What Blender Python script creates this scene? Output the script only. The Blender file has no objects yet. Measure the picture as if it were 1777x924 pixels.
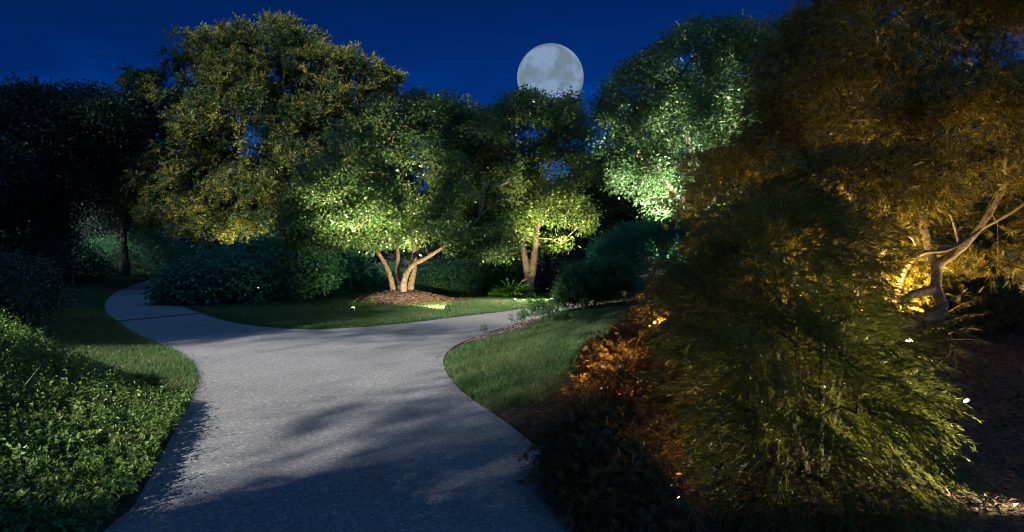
import bpy, math, random
import numpy as np
from mathutils import Vector, Matrix
from mathutils.geometry import delaunay_2d_cdt

R = math.radians
rng = np.random.default_rng(7)
random.seed(7)
scene = bpy.context.scene
col = scene.collection

# ------------------------------------------------------------------ camera
F = 1185.0; CX = 888.5; HY = 430.0; EYE = 1.6
cam_d = bpy.data.cameras.new('camera'); cam = bpy.data.objects.new('camera', cam_d); col.objects.link(cam)
cam_d.sensor_width = 36; cam_d.lens = F / 1777 * 36
cam_d.shift_y = -(462 - HY) / 1777
cam.location = (0, 0, EYE); cam.rotation_euler = (R(90), 0, 0)
cam_d.clip_start = 0.05; cam_d.clip_end = 6000
scene.camera = cam

# ------------------------------------------------------------------ exposure
scene.view_settings.view_transform = 'Standard'; scene.view_settings.look = 'None'
scene.view_settings.gamma = 1; scene.view_settings.use_curve_mapping = False
scene.view_settings.exposure = 1.3
cy = scene.cycles
cy.max_bounces = 5; cy.diffuse_bounces = 2; cy.glossy_bounces = 2; cy.transmission_bounces = 3; cy.transparent_max_bounces = 4
cy.caustics_reflective = False; cy.caustics_refractive = False
cy.use_denoising = True; cy.pixel_filter_type = 'BLACKMAN_HARRIS'; cy.filter_width = 1.1
cy.sample_clamp_indirect = 4

# ------------------------------------------------------------------ night sky
SUN_EL = R(28); SUN_TRAVEL = np.array([0.6, 0.8])          # moonlight comes from behind the left shoulder
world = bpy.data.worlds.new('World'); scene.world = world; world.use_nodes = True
nt = world.node_tree; N = nt.nodes; Lk = nt.links
N.clear()
def wn(t, **k):
    n = N.new(t)
    for a, b in k.items(): setattr(n, a, b)
    return n
out = wn('ShaderNodeOutputWorld'); bg = wn('ShaderNodeBackground'); tc = wn('ShaderNodeTexCoord'); sp = wn('ShaderNodeSeparateXYZ')
Lk.new(tc.outputs['Generated'], sp.inputs[0])
rp = wn('ShaderNodeValToRGB')
mr = wn('ShaderNodeMapRange'); mr.inputs['From Min'].default_value = -0.1; mr.inputs['From Max'].default_value = 0.9
Lk.new(sp.outputs['Z'], mr.inputs['Value']); Lk.new(mr.outputs[0], rp.inputs[0])
els = rp.color_ramp.elements
els[0].position = 0.06; els[0].color = (0.0, 0.004, 0.02, 1)
els[1].position = 1.0; els[1].color = (0.024, 0.075, 0.18, 1)
for p, c in ((0.10, (0.008, 0.07, 0.34)), (0.19, (0.0025, 0.037, 0.195)), (0.27, (0.0003, 0.0140, 0.093)), (0.46, (0.0002, 0.0060, 0.041)), (0.62, (0.010, 0.042, 0.125))):
    e = els.new(p); e.color = (*c, 1)
# sky brightened out of view, behind and overhead, to add blue fill light
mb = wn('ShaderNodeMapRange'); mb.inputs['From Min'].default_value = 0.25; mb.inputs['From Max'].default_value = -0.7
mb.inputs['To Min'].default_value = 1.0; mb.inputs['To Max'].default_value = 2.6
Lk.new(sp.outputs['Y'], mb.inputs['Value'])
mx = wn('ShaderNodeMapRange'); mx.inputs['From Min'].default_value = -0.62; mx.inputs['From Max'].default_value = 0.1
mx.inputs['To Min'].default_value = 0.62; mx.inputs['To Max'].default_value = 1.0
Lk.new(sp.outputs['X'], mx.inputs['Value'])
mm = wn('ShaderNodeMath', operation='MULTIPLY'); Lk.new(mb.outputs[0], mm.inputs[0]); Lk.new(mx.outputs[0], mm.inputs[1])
# thin wisps of cloud low in the sky
mp = wn('ShaderNodeMapping'); mp.inputs['Scale'].default_value = (7, 7, 26); Lk.new(tc.outputs['Generated'], mp.inputs[0])
nz = wn('ShaderNodeTexNoise'); nz.inputs['Scale'].default_value = 1.3; nz.inputs['Detail'].default_value = 6
Lk.new(mp.outputs[0], nz.inputs['Vector'])
mc = wn('ShaderNodeMapRange'); mc.inputs['From Min'].default_value = 0.5; mc.inputs['From Max'].default_value = 0.75
mc.inputs['To Max'].default_value = 1.4; Lk.new(nz.outputs[0], mc.inputs['Value'])
mz = wn('ShaderNodeMapRange'); mz.inputs['From Min'].default_value = 0.26; mz.inputs['From Max'].default_value = 0.16; mz.inputs['To Min'].default_value = 0.06
Lk.new(sp.outputs['Z'], mz.inputs['Value'])
m2 = wn('ShaderNodeMath', operation='MULTIPLY_ADD'); Lk.new(mc.outputs[0], m2.inputs[0]); Lk.new(mz.outputs[0], m2.inputs[1]); m2.inputs[2].default_value = 1.0
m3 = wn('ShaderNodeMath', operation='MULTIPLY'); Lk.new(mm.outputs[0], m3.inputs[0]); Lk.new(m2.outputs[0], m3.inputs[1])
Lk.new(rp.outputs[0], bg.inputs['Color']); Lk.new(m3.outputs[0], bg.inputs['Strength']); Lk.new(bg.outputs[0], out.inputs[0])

sd = bpy.data.lights.new('moonlight', 'SUN'); sun = bpy.data.objects.new('moonlight', sd); col.objects.link(sun)
sd.energy = 4.6; sd.angle = R(0.8); sd.color = (1.0, 0.95, 0.87)
tv = Vector((SUN_TRAVEL[0] * math.cos(SUN_EL), SUN_TRAVEL[1] * math.cos(SUN_EL), -math.sin(SUN_EL)))
sun.rotation_euler = tv.to_track_quat('-Z', 'Y').to_euler()

# ------------------------------------------------------------------ helpers
def tag(o, label=None, cat=None, group=None, kind=None):
    if label: o['label'] = label
    if cat: o['category'] = cat
    if group: o['group'] = group
    if kind: o['kind'] = kind
    return o
def empty(name, loc):
    o = bpy.data.objects.new(name, None); o.location = loc; o.empty_display_size = .2; col.objects.link(o); return o

class MB:
    def __init__(s): s.v = []; s.f = {}; s.n = 0
    def add(s, v, f):
        v = np.asarray(v, float).reshape(-1, 3); f = np.asarray(f, int)
        if not len(f): return
        s.f.setdefault(f.shape[1], []).append(f + s.n); s.v.append(v); s.n += len(v)
    def build(s, name, mat, parent=None, smooth=False):
        me = bpy.data.meshes.new(name)
        v = np.concatenate(s.v)
        if parent is not None: v = v - np.array(parent.matrix_basis.translation if parent.parent is None else (parent.parent.location + parent.location))
        me.vertices.add(len(v)); me.vertices.foreach_set('co', v.astype(np.float32).ravel())
        idx = []; st = []; p = 0
        for k, fl in s.f.items():
            a = np.concatenate(fl); idx.append(a.ravel()); st.append(p + np.arange(len(a)) * k); p += a.size
        me.loops.add(p); me.loops.foreach_set('vertex_index', np.concatenate(idx).astype(np.int32))
        st = np.concatenate(st); me.polygons.add(len(st)); me.polygons.foreach_set('loop_start', st.astype(np.int32))
        me.polygons.foreach_set('use_smooth', np.full(len(st), smooth))
        me.update(calc_edges=True); me.materials.append(mat)
        o = bpy.data.objects.new(name, me); col.objects.link(o)
        if parent is not None: o.parent = parent
        return o

def unit(a): return a / np.maximum(np.linalg.norm(a, axis=-1, keepdims=True), 1e-9)
def rvec(n): return unit(rng.normal(size=(n, 3)))
def noise3(p, f, seed=0):
    r = np.random.default_rng(seed); s = 0
    for k in range(7):
        d = r.normal(size=3); d /= np.linalg.norm(d); s = s + np.sin((p @ d) * f * (0.7 + 0.25 * k) + r.uniform(0, 6.28))
    return s / 3.0
def W(px, py, d): return np.array([(px - CX) / F * d, d, EYE - (py - HY) / F * d])

def tube(mb, pts, rad, sides):
    pts = np.asarray(pts, float); n = len(pts)
    t = np.gradient(pts, axis=0); t = unit(t)
    ref = np.array([0.3, 0.2, 1.0]) if abs(t[0][2]) < .9 else np.array([1.0, 0.2, 0.1])
    a = unit(np.cross(t, ref)); b = np.cross(t, a)
    an = np.arange(sides) / sides * 2 * math.pi
    v = pts[:, None] + (a[:, None] * np.cos(an)[None, :, None] + b[:, None] * np.sin(an)[None, :, None]) * np.asarray(rad)[:, None, None]
    i = np.arange(n - 1)[:, None] * sides; j = np.arange(sides)[None]; j2 = (j + 1) % sides
    f = np.stack([i + j, i + j2, i + sides + j2, i + sides + j], -1).reshape(-1, 4)
    mb.add(v.reshape(-1, 3), f)

def leaves(mb, p, d, nrm, L, Wd, fold=.15):
    """folded diamond leaves"""
    n = len(p); d = unit(d); s = unit(np.cross(d, nrm)); nn = np.cross(s, d)
    L = np.broadcast_to(L, (n,))[:, None]; Wd = np.broadcast_to(Wd, (n,))[:, None]
    m = p + d * L * .42
    v = np.stack([p, m + s * Wd * .5 + nn * Wd * fold, p + d * L - nn * L * .12, m - s * Wd * .5 + nn * Wd * fold], 1)
    i = np.arange(n)[:, None] * 4
    mb.add(v.reshape(-1, 3), np.concatenate([i, i + 1, i + 2, i + 3], 1))

# ------------------------------------------------------------------ materials
def newmat(name):
    m = bpy.data.materials.new(name); m.use_nodes = True; m.node_tree.nodes.clear(); return m, m.node_tree.nodes, m.node_tree.links
def leafmat(name, c1, c2, trans=.35, rough=.45, spec=.35, patch=None):
    m, n, l = newmat(name)
    o = n.new('ShaderNodeOutputMaterial'); g = n.new('ShaderNodeNewGeometry'); r = n.new('ShaderNodeValToRGB')
    r.color_ramp.elements[0].color = (*c1, 1); r.color_ramp.elements[1].color = (*c2, 1)
    l.new(g.outputs['Random Per Island'], r.inputs[0])
    b = n.new('ShaderNodeBsdfPrincipled'); b.inputs['Roughness'].default_value = rough; b.inputs['Specular IOR Level'].default_value = spec
    t = n.new('ShaderNodeBsdfTranslucent'); mx = n.new('ShaderNodeMixShader'); mx.inputs[0].default_value = trans
    src = r.outputs[0]
    if patch:
        tn = n.new('ShaderNodeTexNoise'); tn.inputs['Scale'].default_value = patch[0]; tn.inputs['Detail'].default_value = 5; l.new(g.outputs['Position'], tn.inputs['Vector'])
        pm = n.new('ShaderNodeMapRange'); pm.inputs['From Min'].default_value = .45; pm.inputs['From Max'].default_value = .68; pm.inputs['To Max'].default_value = patch[2]; l.new(tn.outputs[0], pm.inputs['Value'])
        mc_ = n.new('ShaderNodeMixRGB'); mc_.inputs[2].default_value = (*patch[1], 1); l.new(pm.outputs[0], mc_.inputs[0]); l.new(src, mc_.inputs[1]); src = mc_.outputs[0]
    l.new(src, b.inputs['Base Color'])
    hs = n.new('ShaderNodeHueSaturation'); hs.inputs['Value'].default_value = 1.5; hs.inputs['Saturation'].default_value = 1.1; hs.inputs['Hue'].default_value = .49
    l.new(src, hs.inputs['Color']); l.new(hs.outputs[0], t.inputs[0])
    l.new(b.outputs[0], mx.inputs[1]); l.new(t.outputs[0], mx.inputs[2]); l.new(mx.outputs[0], o.inputs[0])
    return m
def noisemat(name, stops, scale=8, detail=8, rough=.9, bump=.3, bscale=None, dist=.02, spec=.2, scale2=None, amp2=.3):
    m, n, l = newmat(name)
    o = n.new('ShaderNodeOutputMaterial'); b = n.new('ShaderNodeBsdfPrincipled'); g = n.new('ShaderNodeNewGeometry')
    t = n.new('ShaderNodeTexNoise'); t.inputs['Scale'].default_value = scale; t.inputs['Detail'].default_value = detail; t.inputs['Roughness'].default_value = .65
    l.new(g.outputs['Position'], t.inputs['Vector'])
    r = n.new('ShaderNodeValToRGB'); l.new(t.outputs[0], r.inputs[0])
    while len(r.color_ramp.elements) < len(stops): r.color_ramp.elements.new(.5)
    for e, (p, c) in zip(r.color_ramp.elements, stops): e.position = p; e.color = (*c, 1)
    src = r.outputs[0]
    if scale2:
        t2 = n.new('ShaderNodeTexNoise'); t2.inputs['Scale'].default_value = scale2; t2.inputs['Detail'].default_value = 4; l.new(g.outputs['Position'], t2.inputs['Vector'])
        mr = n.new('ShaderNodeMapRange'); mr.inputs['From Min'].default_value = .3; mr.inputs['From Max'].default_value = .7
        mr.inputs['To Min'].default_value = 1 - amp2; mr.inputs['To Max'].default_value = 1 + amp2; l.new(t2.outputs[0], mr.inputs['Value'])
        vm = n.new('ShaderNodeVectorMath'); vm.operation = 'SCALE'; l.new(src, vm.inputs[0]); l.new(mr.outputs[0], vm.inputs['Scale']); src = vm.outputs[0]
    l.new(src, b.inputs['Base Color']); b.inputs['Roughness'].default_value = rough; b.inputs['Specular IOR Level'].default_value = spec
    bp = n.new('ShaderNodeBump'); bp.inputs['Strength'].default_value = bump; bp.inputs['Distance'].default_value = dist
    if bscale:
        t3 = n.new('ShaderNodeTexNoise'); t3.inputs['Scale'].default_value = bscale; t3.inputs['Detail'].default_value = 5; l.new(g.outputs['Position'], t3.inputs['Vector']); l.new(t3.outputs[0], bp.inputs['Height'])
    else: l.new(t.outputs[0], bp.inputs['Height'])
    l.new(bp.outputs[0], b.inputs['Normal']); l.new(b.outputs[0], o.inputs[0])
    return m

M = {}
M['soil'] = noisemat('soil', [(.3, (.035, .03, .022)), (.7, (.07, .06, .04))], 6, bump=.6, bscale=25)
M['turf'] = noisemat('turf', [(.3, (.02, .045, .014)), (.7, (.045, .07, .022))], 3, bump=.8, bscale=40)
M['mulch'] = noisemat('mulch', [(.3, (.08, .055, .045)), (.5, (.17, .125, .105)), (.72, (.27, .21, .18))], 24, bump=1, bscale=30, dist=.04)
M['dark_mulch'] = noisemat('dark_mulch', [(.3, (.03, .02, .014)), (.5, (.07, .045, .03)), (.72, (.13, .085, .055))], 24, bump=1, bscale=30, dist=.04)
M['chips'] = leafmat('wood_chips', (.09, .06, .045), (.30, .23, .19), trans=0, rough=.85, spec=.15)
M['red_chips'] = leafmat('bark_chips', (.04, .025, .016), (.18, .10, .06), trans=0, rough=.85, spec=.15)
M['bark'] = noisemat('bark', [(.3, (.10, .075, .05)), (.7, (.30, .23, .16))], 14, bump=.9, bscale=30, dist=.03)
M['bark_pale'] = noisemat('pale_bark', [(.3, (.09, .065, .045)), (.7, (.34, .27, .2))], 14, bump=1, bscale=24, dist=.05)
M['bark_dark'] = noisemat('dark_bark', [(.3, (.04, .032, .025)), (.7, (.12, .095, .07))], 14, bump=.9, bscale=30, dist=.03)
M['grass'] = leafmat('grass_blade', (.03, .085, .024), (.08, .15, .045), trans=.3, rough=.5, patch=(1.1, (.13, .14, .06), .7))
M['grass_dry'] = leafmat('dry_grass_blade', (.07, .11, .03), (.16, .17, .06), trans=.3, rough=.5)
M['metal'] = noisemat('dark_bronze', [(.3, (.02, .018, .015)), (.7, (.05, .045, .035))], 30, rough=.45, bump=.05, spec=.5)

def asphalt():
    m, n, l = newmat('asphalt')
    o = n.new('ShaderNodeOutputMaterial'); b = n.new('ShaderNodeBsdfPrincipled'); g = n.new('ShaderNodeNewGeometry')
    v = n.new('ShaderNodeTexVoronoi'); v.inputs['Scale'].default_value = 95; l.new(g.outputs['Position'], v.inputs['Vector'])
    sx = n.new('ShaderNodeSeparateColor'); l.new(v.outputs['Color'], sx.inputs[0])
    r = n.new('ShaderNodeValToRGB'); l.new(sx.outputs[0], r.inputs[0])
    es = r.color_ramp.elements; es[0].position = 0; es[0].color = (.12, .12, .12, 1); es[1].position = 1; es[1].color = (.46, .45, .44, 1)
    for p, c in ((.35, .155), (.75, .195), (.94, .25)):
        e = es.new(p); e.color = (c, c * .985, c * .975, 1)
    t = n.new('ShaderNodeTexNoise'); t.inputs['Scale'].default_value = .7; t.inputs['Detail'].default_value = 7; l.new(g.outputs['Position'], t.inputs['Vector'])
    mr = n.new('ShaderNodeMapRange'); mr.inputs['From Min'].default_value = .3; mr.inputs['From Max'].default_value = .7; mr.inputs['To Min'].default_value = .82; mr.inputs['To Max'].default_value = 1.16
    l.new(t.outputs[0], mr.inputs['Value'])
    t5 = n.new('ShaderNodeTexNoise'); t5.inputs['Scale'].default_value = 22; t5.inputs['Detail'].default_value = 4; l.new(g.outputs['Position'], t5.inputs['Vector'])
    mr5 = n.new('ShaderNodeMapRange'); mr5.inputs['From Min'].default_value = .3; mr5.inputs['From Max'].default_value = .7; mr5.inputs['To Min'].default_value = .8; mr5.inputs['To Max'].default_value = 1.2
    l.new(t5.outputs[0], mr5.inputs['Value'])
    mu = n.new('ShaderNodeMath'); mu.operation = 'MULTIPLY'; l.new(mr.outputs[0], mu.inputs[0]); l.new(mr5.outputs[0], mu.inputs[1])
    vm = n.new('ShaderNodeVectorMath'); vm.operation = 'SCALE'; l.new(r.outputs[0], vm.inputs[0]); l.new(mu.outputs[0], vm.inputs['Scale'])
    l.new(vm.outputs[0], b.inputs['Base Color']); b.inputs['Roughness'].default_value = .75; b.inputs['Specular IOR Level'].default_value = .35
    bp = n.new('ShaderNodeBump'); bp.inputs['Strength'].default_value = .5; bp.inputs['Distance'].default_value = .006; l.new(v.outputs['Distance'], bp.inputs['Height'])
    l.new(bp.outputs[0], b.inputs['Normal']); l.new(b.outputs[0], o.inputs[0]); return m
M['asphalt'] = asphalt()

# ------------------------------------------------------------------ ground plan (pixel outlines dropped on the level ground)
def G0(px, py): d = EYE * F / (py - HY); return np.array([(px - CX) / F * d, d])
left_edge = [np.array([-2.6, -14.]), np.array([-2.4, -2.])] + [G0(*p) for p in ((205, 924), (262, 830), (308, 740), (335, 690), (347, 660), (341, 640), (320, 618), (285, 602), (240, 585), (212, 565), (190, 550), (179, 535), (186, 518), (207, 504), (245, 490), (290, 480), (333, 473))]
left_far = [np.array([-14, 46.]), np.array([-2, 54.])]
isl_edge = [np.array([-2, 50.]), np.array([-13.0, 40.])] + [G0(*p) for p in ((312, 487), (293, 502), (291, 515), (305, 528), (345, 544), (400, 561), (470, 570), (550, 573), (640, 568), (720, 560), (800, 550), (870, 542), (930, 533), (965, 526))] + [np.array([4.2, 21.2]), np.array([8, 23.3]), np.array([11, 25.5])]
right_edge = [np.array([12.5, 23.2]), np.array([9, 20.5]), np.array([5, 18.2]), np.array([2.2, 17.0])] + [G0(*p) for p in ((925, 552), (895, 562), (860, 573), (812, 590), (782, 605), (768, 622), (771, 642), (787, 666), (812, 690), (850, 715), (900, 750), (932, 778), (950, 800), (958, 835), (980, 880), (1010, 924))] + [np.array([.55, -2.]), np.array([.6, -14.])]
def smooth(pts, it=2):
    p = np.array(pts)
    for _ in range(it):
        q = np.empty((2 * len(p) - 2 + 2, 2)); q[0] = p[0]; q[-1] = p[-1]
        q[1:-1:2] = p[:-1] * .75 + p[1:] * .25; q[2:-1:2] = p[:-1] * .25 + p[1:] * .75
        p = q
    return p
LE = smooth(left_edge + left_far[:1]); IE = smooth(isl_edge); RE = smooth(right_edge)
path_poly = np.concatenate([LE, left_far[1:], IE, RE])
def inside(P, x, y):
    x = np.asarray(x, float); y = np.asarray(y, float); r = np.zeros(x.shape, bool)
    x1, y1 = P[:, 0], P[:, 1]; x2, y2 = np.roll(x1, -1), np.roll(y1, -1)
    for a, b, c, d in zip(x1, y1, x2, y2):
        if b == d: continue
        r ^= ((b > y) != (d > y)) & (x < (c - a) * (y - b) / (d - b) + a)
    return r
def distline(P, x, y, closed=False):
    x = np.asarray(x, float); y = np.asarray(y, float); best = np.full(x.shape, 1e9)
    Q = np.concatenate([P, P[:1]]) if closed else P
    for (a, b), (c, d) in zip(Q[:-1], Q[1:]):
        l2 = (c - a) ** 2 + (d - b) ** 2
        if l2 < 1e-12: continue
        t = np.clip(((x - a) * (c - a) + (y - b) * (d - b)) / l2, 0, 1)
        best = np.minimum(best, np.hypot(x - a - t * (c - a), y - b - t * (d - b)))
    return best
right_poly = np.concatenate([RE, [[.6, -60], [200, -60], [200, 24.5]]])
left_poly = np.concatenate([LE, [[-14, 400], [-400, 400], [-400, -60], [-2.6, -60]]])
def sst(x, a, b): t = np.clip((x - a) / (b - a), 0, 1); return t * t * (3 - 2 * t)
def hgt(x, y):
    x = np.asarray(x, float); y = np.asarray(y, float)
    rin = inside(right_poly, x, y); Dr = distline(RE, x, y)
    h = np.where(rin, 1.25 * (1 - np.exp(-np.maximum(Dr - .1, 0) / 5.5)) * sst(y, 4, 11.5) + .02 * sst(Dr, 0, .5), 0)
    lin = inside(left_poly, x, y); Dl = distline(LE, x, y)
    h = np.where(lin, .9 * (1 - np.exp(-np.maximum(Dl - .3, 0) / 22)) + .02 * sst(Dl, 0, .5), h)
    return h
def h1(x, y): return float(hgt(np.array([x]), np.array([y]))[0])
def PG(px, py):
    """point where the line of sight through a pixel meets the ground"""
    d = np.linspace(2.5, 60, 1200); x = (px - CX) / F * d; z = EYE - (py - HY) / F * d
    g = z - hgt(x, d); k = np.argmax(g <= 0) if (g <= 0).any() else len(d) - 1
    return np.array([x[k], d[k], hgt(x[k:k + 1], d[k:k + 1])[0]])

def sheet(name, poly, mat, dz, res, box=None, hfun=hgt, label=None):
    P = np.asarray(poly)
    x0, y0 = P.min(0); x1, y1 = P.max(0)
    gx, gy = np.meshgrid(np.arange(x0, x1, res), np.arange(y0, y1, res)); gx = gx.ravel(); gy = gy.ravel()
    k = inside(P, gx, gy); gx = gx[k]; gy = gy[k]; k = distline(P, gx, gy, True) > res * .4; gx = gx[k]; gy = gy[k]
    vs = [Vector((float(a), float(b))) for a, b in P]; n = len(vs)
    vs += [Vector((float(a), float(b))) for a, b in zip(gx, gy)]
    ov, oe, of, *_ = delaunay_2d_cdt(vs, [(i, (i + 1) % n) for i in range(n)], [], 1, 1e-5)
    v = np.array([[p.x, p.y] for p in ov]); z = hfun(v[:, 0], v[:, 1]) + dz
    # skirt so that the edge of a raised sheet is closed
    mb = MB(); mb.add(np.column_stack([v, z]), np.array([list(f) for f in of if len(f) == 3]))
    o = mb.build(name, mat, smooth=True); tag(o, label, None, None, 'structure'); return o

# ground: one sheet to the horizon
nx = np.concatenate([-np.geomspace(900, 26, 22), np.arange(-25, 22, .35), np.geomspace(23, 900, 22)])
ny = np.concatenate([-np.geomspace(600, 16, 12), np.arange(-15, 52, .35), np.geomspace(53, 1500, 22)])
gx, gy = np.meshgrid(nx, ny); gz = hgt(gx.ravel(), gy.ravel()).reshape(gx.shape) - .012
far = np.hypot(gx, gy) ; gz += sst(far, 60, 400) * 1.0
a = np.arange(len(ny) - 1)[:, None] * len(nx) + np.arange(len(nx) - 1)[None]
mb = MB(); mb.add(np.stack([gx, gy, gz], -1).reshape(-1, 3), np.stack([a, a + 1, a + len(nx) + 1, a + len(nx)], -1).reshape(-1, 4))
tag(mb.build('ground', M['soil'], smooth=True), 'dark soil beneath the garden planting', None, None, 'structure')
sheet('path', path_poly, M['asphalt'], .006, .6, hfun=lambda x, y: np.zeros_like(x), label='smooth asphalt garden path that forks left and right')

# lawns
lawn_r = np.concatenate([np.array([PG(*p)[:2] for p in ((772, 640), (788, 666), (813, 690), (838, 708), (870, 712), (915, 706), (960, 690), (1020, 640), (1080, 600), (1200, 560), (1200, 508), (1145, 508), (1100, 513), (1050, 524), (1000, 537), (950, 556), (900, 577), (850, 590), (800, 606), (778, 615), (770, 626))])])
lawn_r[:, 0] += .03
lawn_i = np.concatenate([IE[22:-4], [[8.5, 26], [2, 27], [-3, 25.5], [-7, 24], [-9.5, 22.5]]])
lawn_l = np.concatenate([LE[10:-3], [[-24, 40], [-26, 8], [-8, 7.0], [-4.2, 7.2], [-2.9, 6.0]]])
k = np.argmax(LE[:, 1] > 6.2); lawn_l = np.concatenate([LE[k:-3] + [-.02, 0], [[-20, 38], [-26, 20], [-14, 7.5], [-6, 6.6], [-3.6, 6.0]]])
sheet('lawn', lawn_r, M['turf'], .006, .3, label='sloping lawn right of the path')
sheet('lawn', lawn_i, M['turf'], .006, .4, label='flat green lawn between the two branches of the path')
sheet('lawn', lawn_l, M['turf'], .006, .4, label='lawn left of the path behind the leafy shrub')
bed = np.array([G0(800, 596) + [.05, -.05]] + [PG(*p)[:2] for p in ((855, 588), (900, 574), (950, 553), (1000, 534), (1050, 521), (1100, 510), (1150, 503), (1230, 500))] + [[9, 14], [12, 20], [5, 18.0], [2.2, 16.8]] + [G0(*p) + [.03, -.03] for p in ((925, 553), (895, 563), (860, 574), (812, 591))])
sheet('mulch_bed', bed, M['mulch'], .012, .3, label='strip of greyish wood mulch along the right branch')
near_bed = np.array([[.9, -6], [9, -6], [9, 13], [3.2, 12], [1.7, 9.0], [.8, 7.6], [.2, 6.95], [-.15, 6.75]] + [G0(*p) + [.02, 0] for p in ((855, 716), (902, 750), (934, 778), (952, 800), (960, 835), (982, 880), (1012, 924))])
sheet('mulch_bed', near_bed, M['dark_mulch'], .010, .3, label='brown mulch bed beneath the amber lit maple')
lb = np.array([PG(*p)[:2] for p in ((112, 510), (130, 490), (180, 480), (240, 482), (250, 486), (215, 496), (180, 508))])
sheet('mulch_bed', lb, M['mulch'], .014, .5, label='small mulch strip beside the far left lawn')

def chips(name, poly, n, mat, size, near=None, label=None, hf=hgt, dz=.015):
    P = np.asarray(poly); x0, y0 = P.min(0); x1, y1 = P.max(0)
    y0 = max(y0, 2.6)
    x = rng.uniform(x0, x1, n * 3); y = rng.uniform(y0, y1, n * 3); k = inside(P, x, y); 
    x = x[k][:n]; y = y[k][:n]; m = len(x)
    p = np.column_stack([x, y, hf(x, y) + dz + rng.uniform(0, .012, m)])
    az = rng.uniform(0, 6.28, m); d = np.column_stack([np.cos(az), np.sin(az), rng.normal(0, .25, m)])
    nr = np.column_stack([rng.normal(0, .4, (m, 2)), np.ones(m)])
    mb = MB(); L = size * rng.uniform(.5, 1.6, m); leaves(mb, p, d, nr, L, L * rng.uniform(.25, .6, m), .1)
    return tag(mb.build(name, mat), label, None, None, 'stuff')
chips('wood_chips', bed, 26000, M['chips'], .055, label='grey wood chips scattered over the strip of mulch')
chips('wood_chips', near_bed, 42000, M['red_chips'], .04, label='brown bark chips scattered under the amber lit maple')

def blades(name, poly, dens, hmin, hmax, mat, label, wid=.006, hf=hgt, ymin=3.0, boost=1.0, ragged=0):
    P = np.asarray(poly); x0, y0 = P.min(0) - ragged; x1, y1 = P.max(0) + ragged; y0 = max(y0, ymin)
    n = int(dens * (x1 - x0) * (y1 - y0)); x = rng.uniform(x0, x1, n); y = rng.uniform(y0, y1, n)
    keep = rng.random(n) < np.clip((9.0 / y) ** 1.5, 0, 1); x = x[keep]; y = y[keep]
    k = inside(P, x + rng.normal(0, .025 + ragged, len(x)), y + rng.normal(0, .025 + ragged, len(x))); x = x[k]; y = y[k]; m = len(x)
    k = ~inside(path_poly, x, y) | (rng.random(m) < .03); x = x[k]; y = y[k]; m = len(x)
    s = 1 + .5 * sst(y, 8, 25)
    cl = noise3(np.column_stack([x, y, x * 0]), 3.0, 3) * .12 + 1
    H = rng.uniform(hmin, hmax, m) * cl; w = wid * s * rng.uniform(.7, 1.4, m)
    az = rng.uniform(0, 6.28, m); lean = rng.uniform(.1, .75, m) * H; la = rng.uniform(0, 6.28, m) 
    b = np.column_stack([x, y, hf(x, y)]); s_ = np.column_stack([np.cos(az), np.sin(az), 0 * az])
    ld = np.column_stack([np.cos(la), np.sin(la), 0 * la])
    mid = b + np.array([0, 0, 1]) * (H * .55)[:, None] + ld * (lean * .3)[:, None]
    tip = b + np.array([0, 0, 1]) * H[:, None] + ld * lean[:, None]
    v = np.stack([b - s_ * w[:, None] / 2, b + s_ * w[:, None] / 2, mid + s_ * w[:, None] * .4, tip, mid - s_ * w[:, None] * .4], 1)
    i = np.arange(m)[:, None] * 5; mb = MB(); mb.add(v.reshape(-1, 3), np.concatenate([i, i + 1, i + 2, i + 3, i + 4], 1))
    return tag(mb.build(name, mat), label, None, None, 'stuff')
blades('grass', lawn_r, 7000, .035, .085, M['grass'], 'short dense grass on the sloping lawn right of the path', wid=.0075)
blades('dry_grass', lawn_r, 700, .03, .08, M['grass_dry'], 'pale dry grass blades mixed into the right lawn')
blades('dry_grass', lawn_l, 500, .03, .08, M['grass_dry'], 'pale dry grass blades mixed into the left lawn')
blades('grass', lawn_i, 5200, .03, .07, M['grass'], 'short grass around the spotlit tree between the path branches', wid=.010)
blades('grass', lawn_l, 3600, .035, .085, M['grass'], 'grass on the lawn left of the path', wid=.008)
k = 0

# ------------------------------------------------------------------ plants
def sample_lobes(lobes, n, shell=.5, lower=.25, gap=.0, freq=2.0, seed=1, inner=.18):
    """points in a union of ellipsoids (cx,cy,cz,rx,ry,rz), mostly near the outside"""
    Lb = np.array(lobes); vol = (Lb[:, 3] * Lb[:, 4] * Lb[:, 5]) ** .67; pr = vol / vol.sum(); out = []
    need = n; 
    for _ in range(12):
        k = rng.choice(len(Lb), need * 2, p=pr); dv = rvec(len(k)); q = shell + (1 - shell) * rng.random(len(k)) ** .6
        q = np.where(rng.random(len(k)) < inner, rng.random(len(k)) ** .4 * shell, q)
        wob = 1 + .13 * noise3(dv * 2.2 + k[:, None] * 3.1, 2.2, seed)
        p = Lb[k, :3] + dv * (q * wob)[:, None] * Lb[k, 3:]
        keep = (dv[:, 2] > -.35) | (rng.random(len(k)) < lower)
        if gap > 0: keep &= noise3(p, freq, seed + 5) > (-1.2 + gap)
        # drop most points deep inside the union
        dd = np.min([np.linalg.norm((p - l[:3]) / l[3:], axis=1) for l in Lb], axis=0)
        keep &= (dd > .6) | (rng.random(len(k)) < inner)
        out.append(p[keep]); need = n - sum(map(len, out))
        if need <= 0: break
    return np.concatenate(out)[:n]

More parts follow.
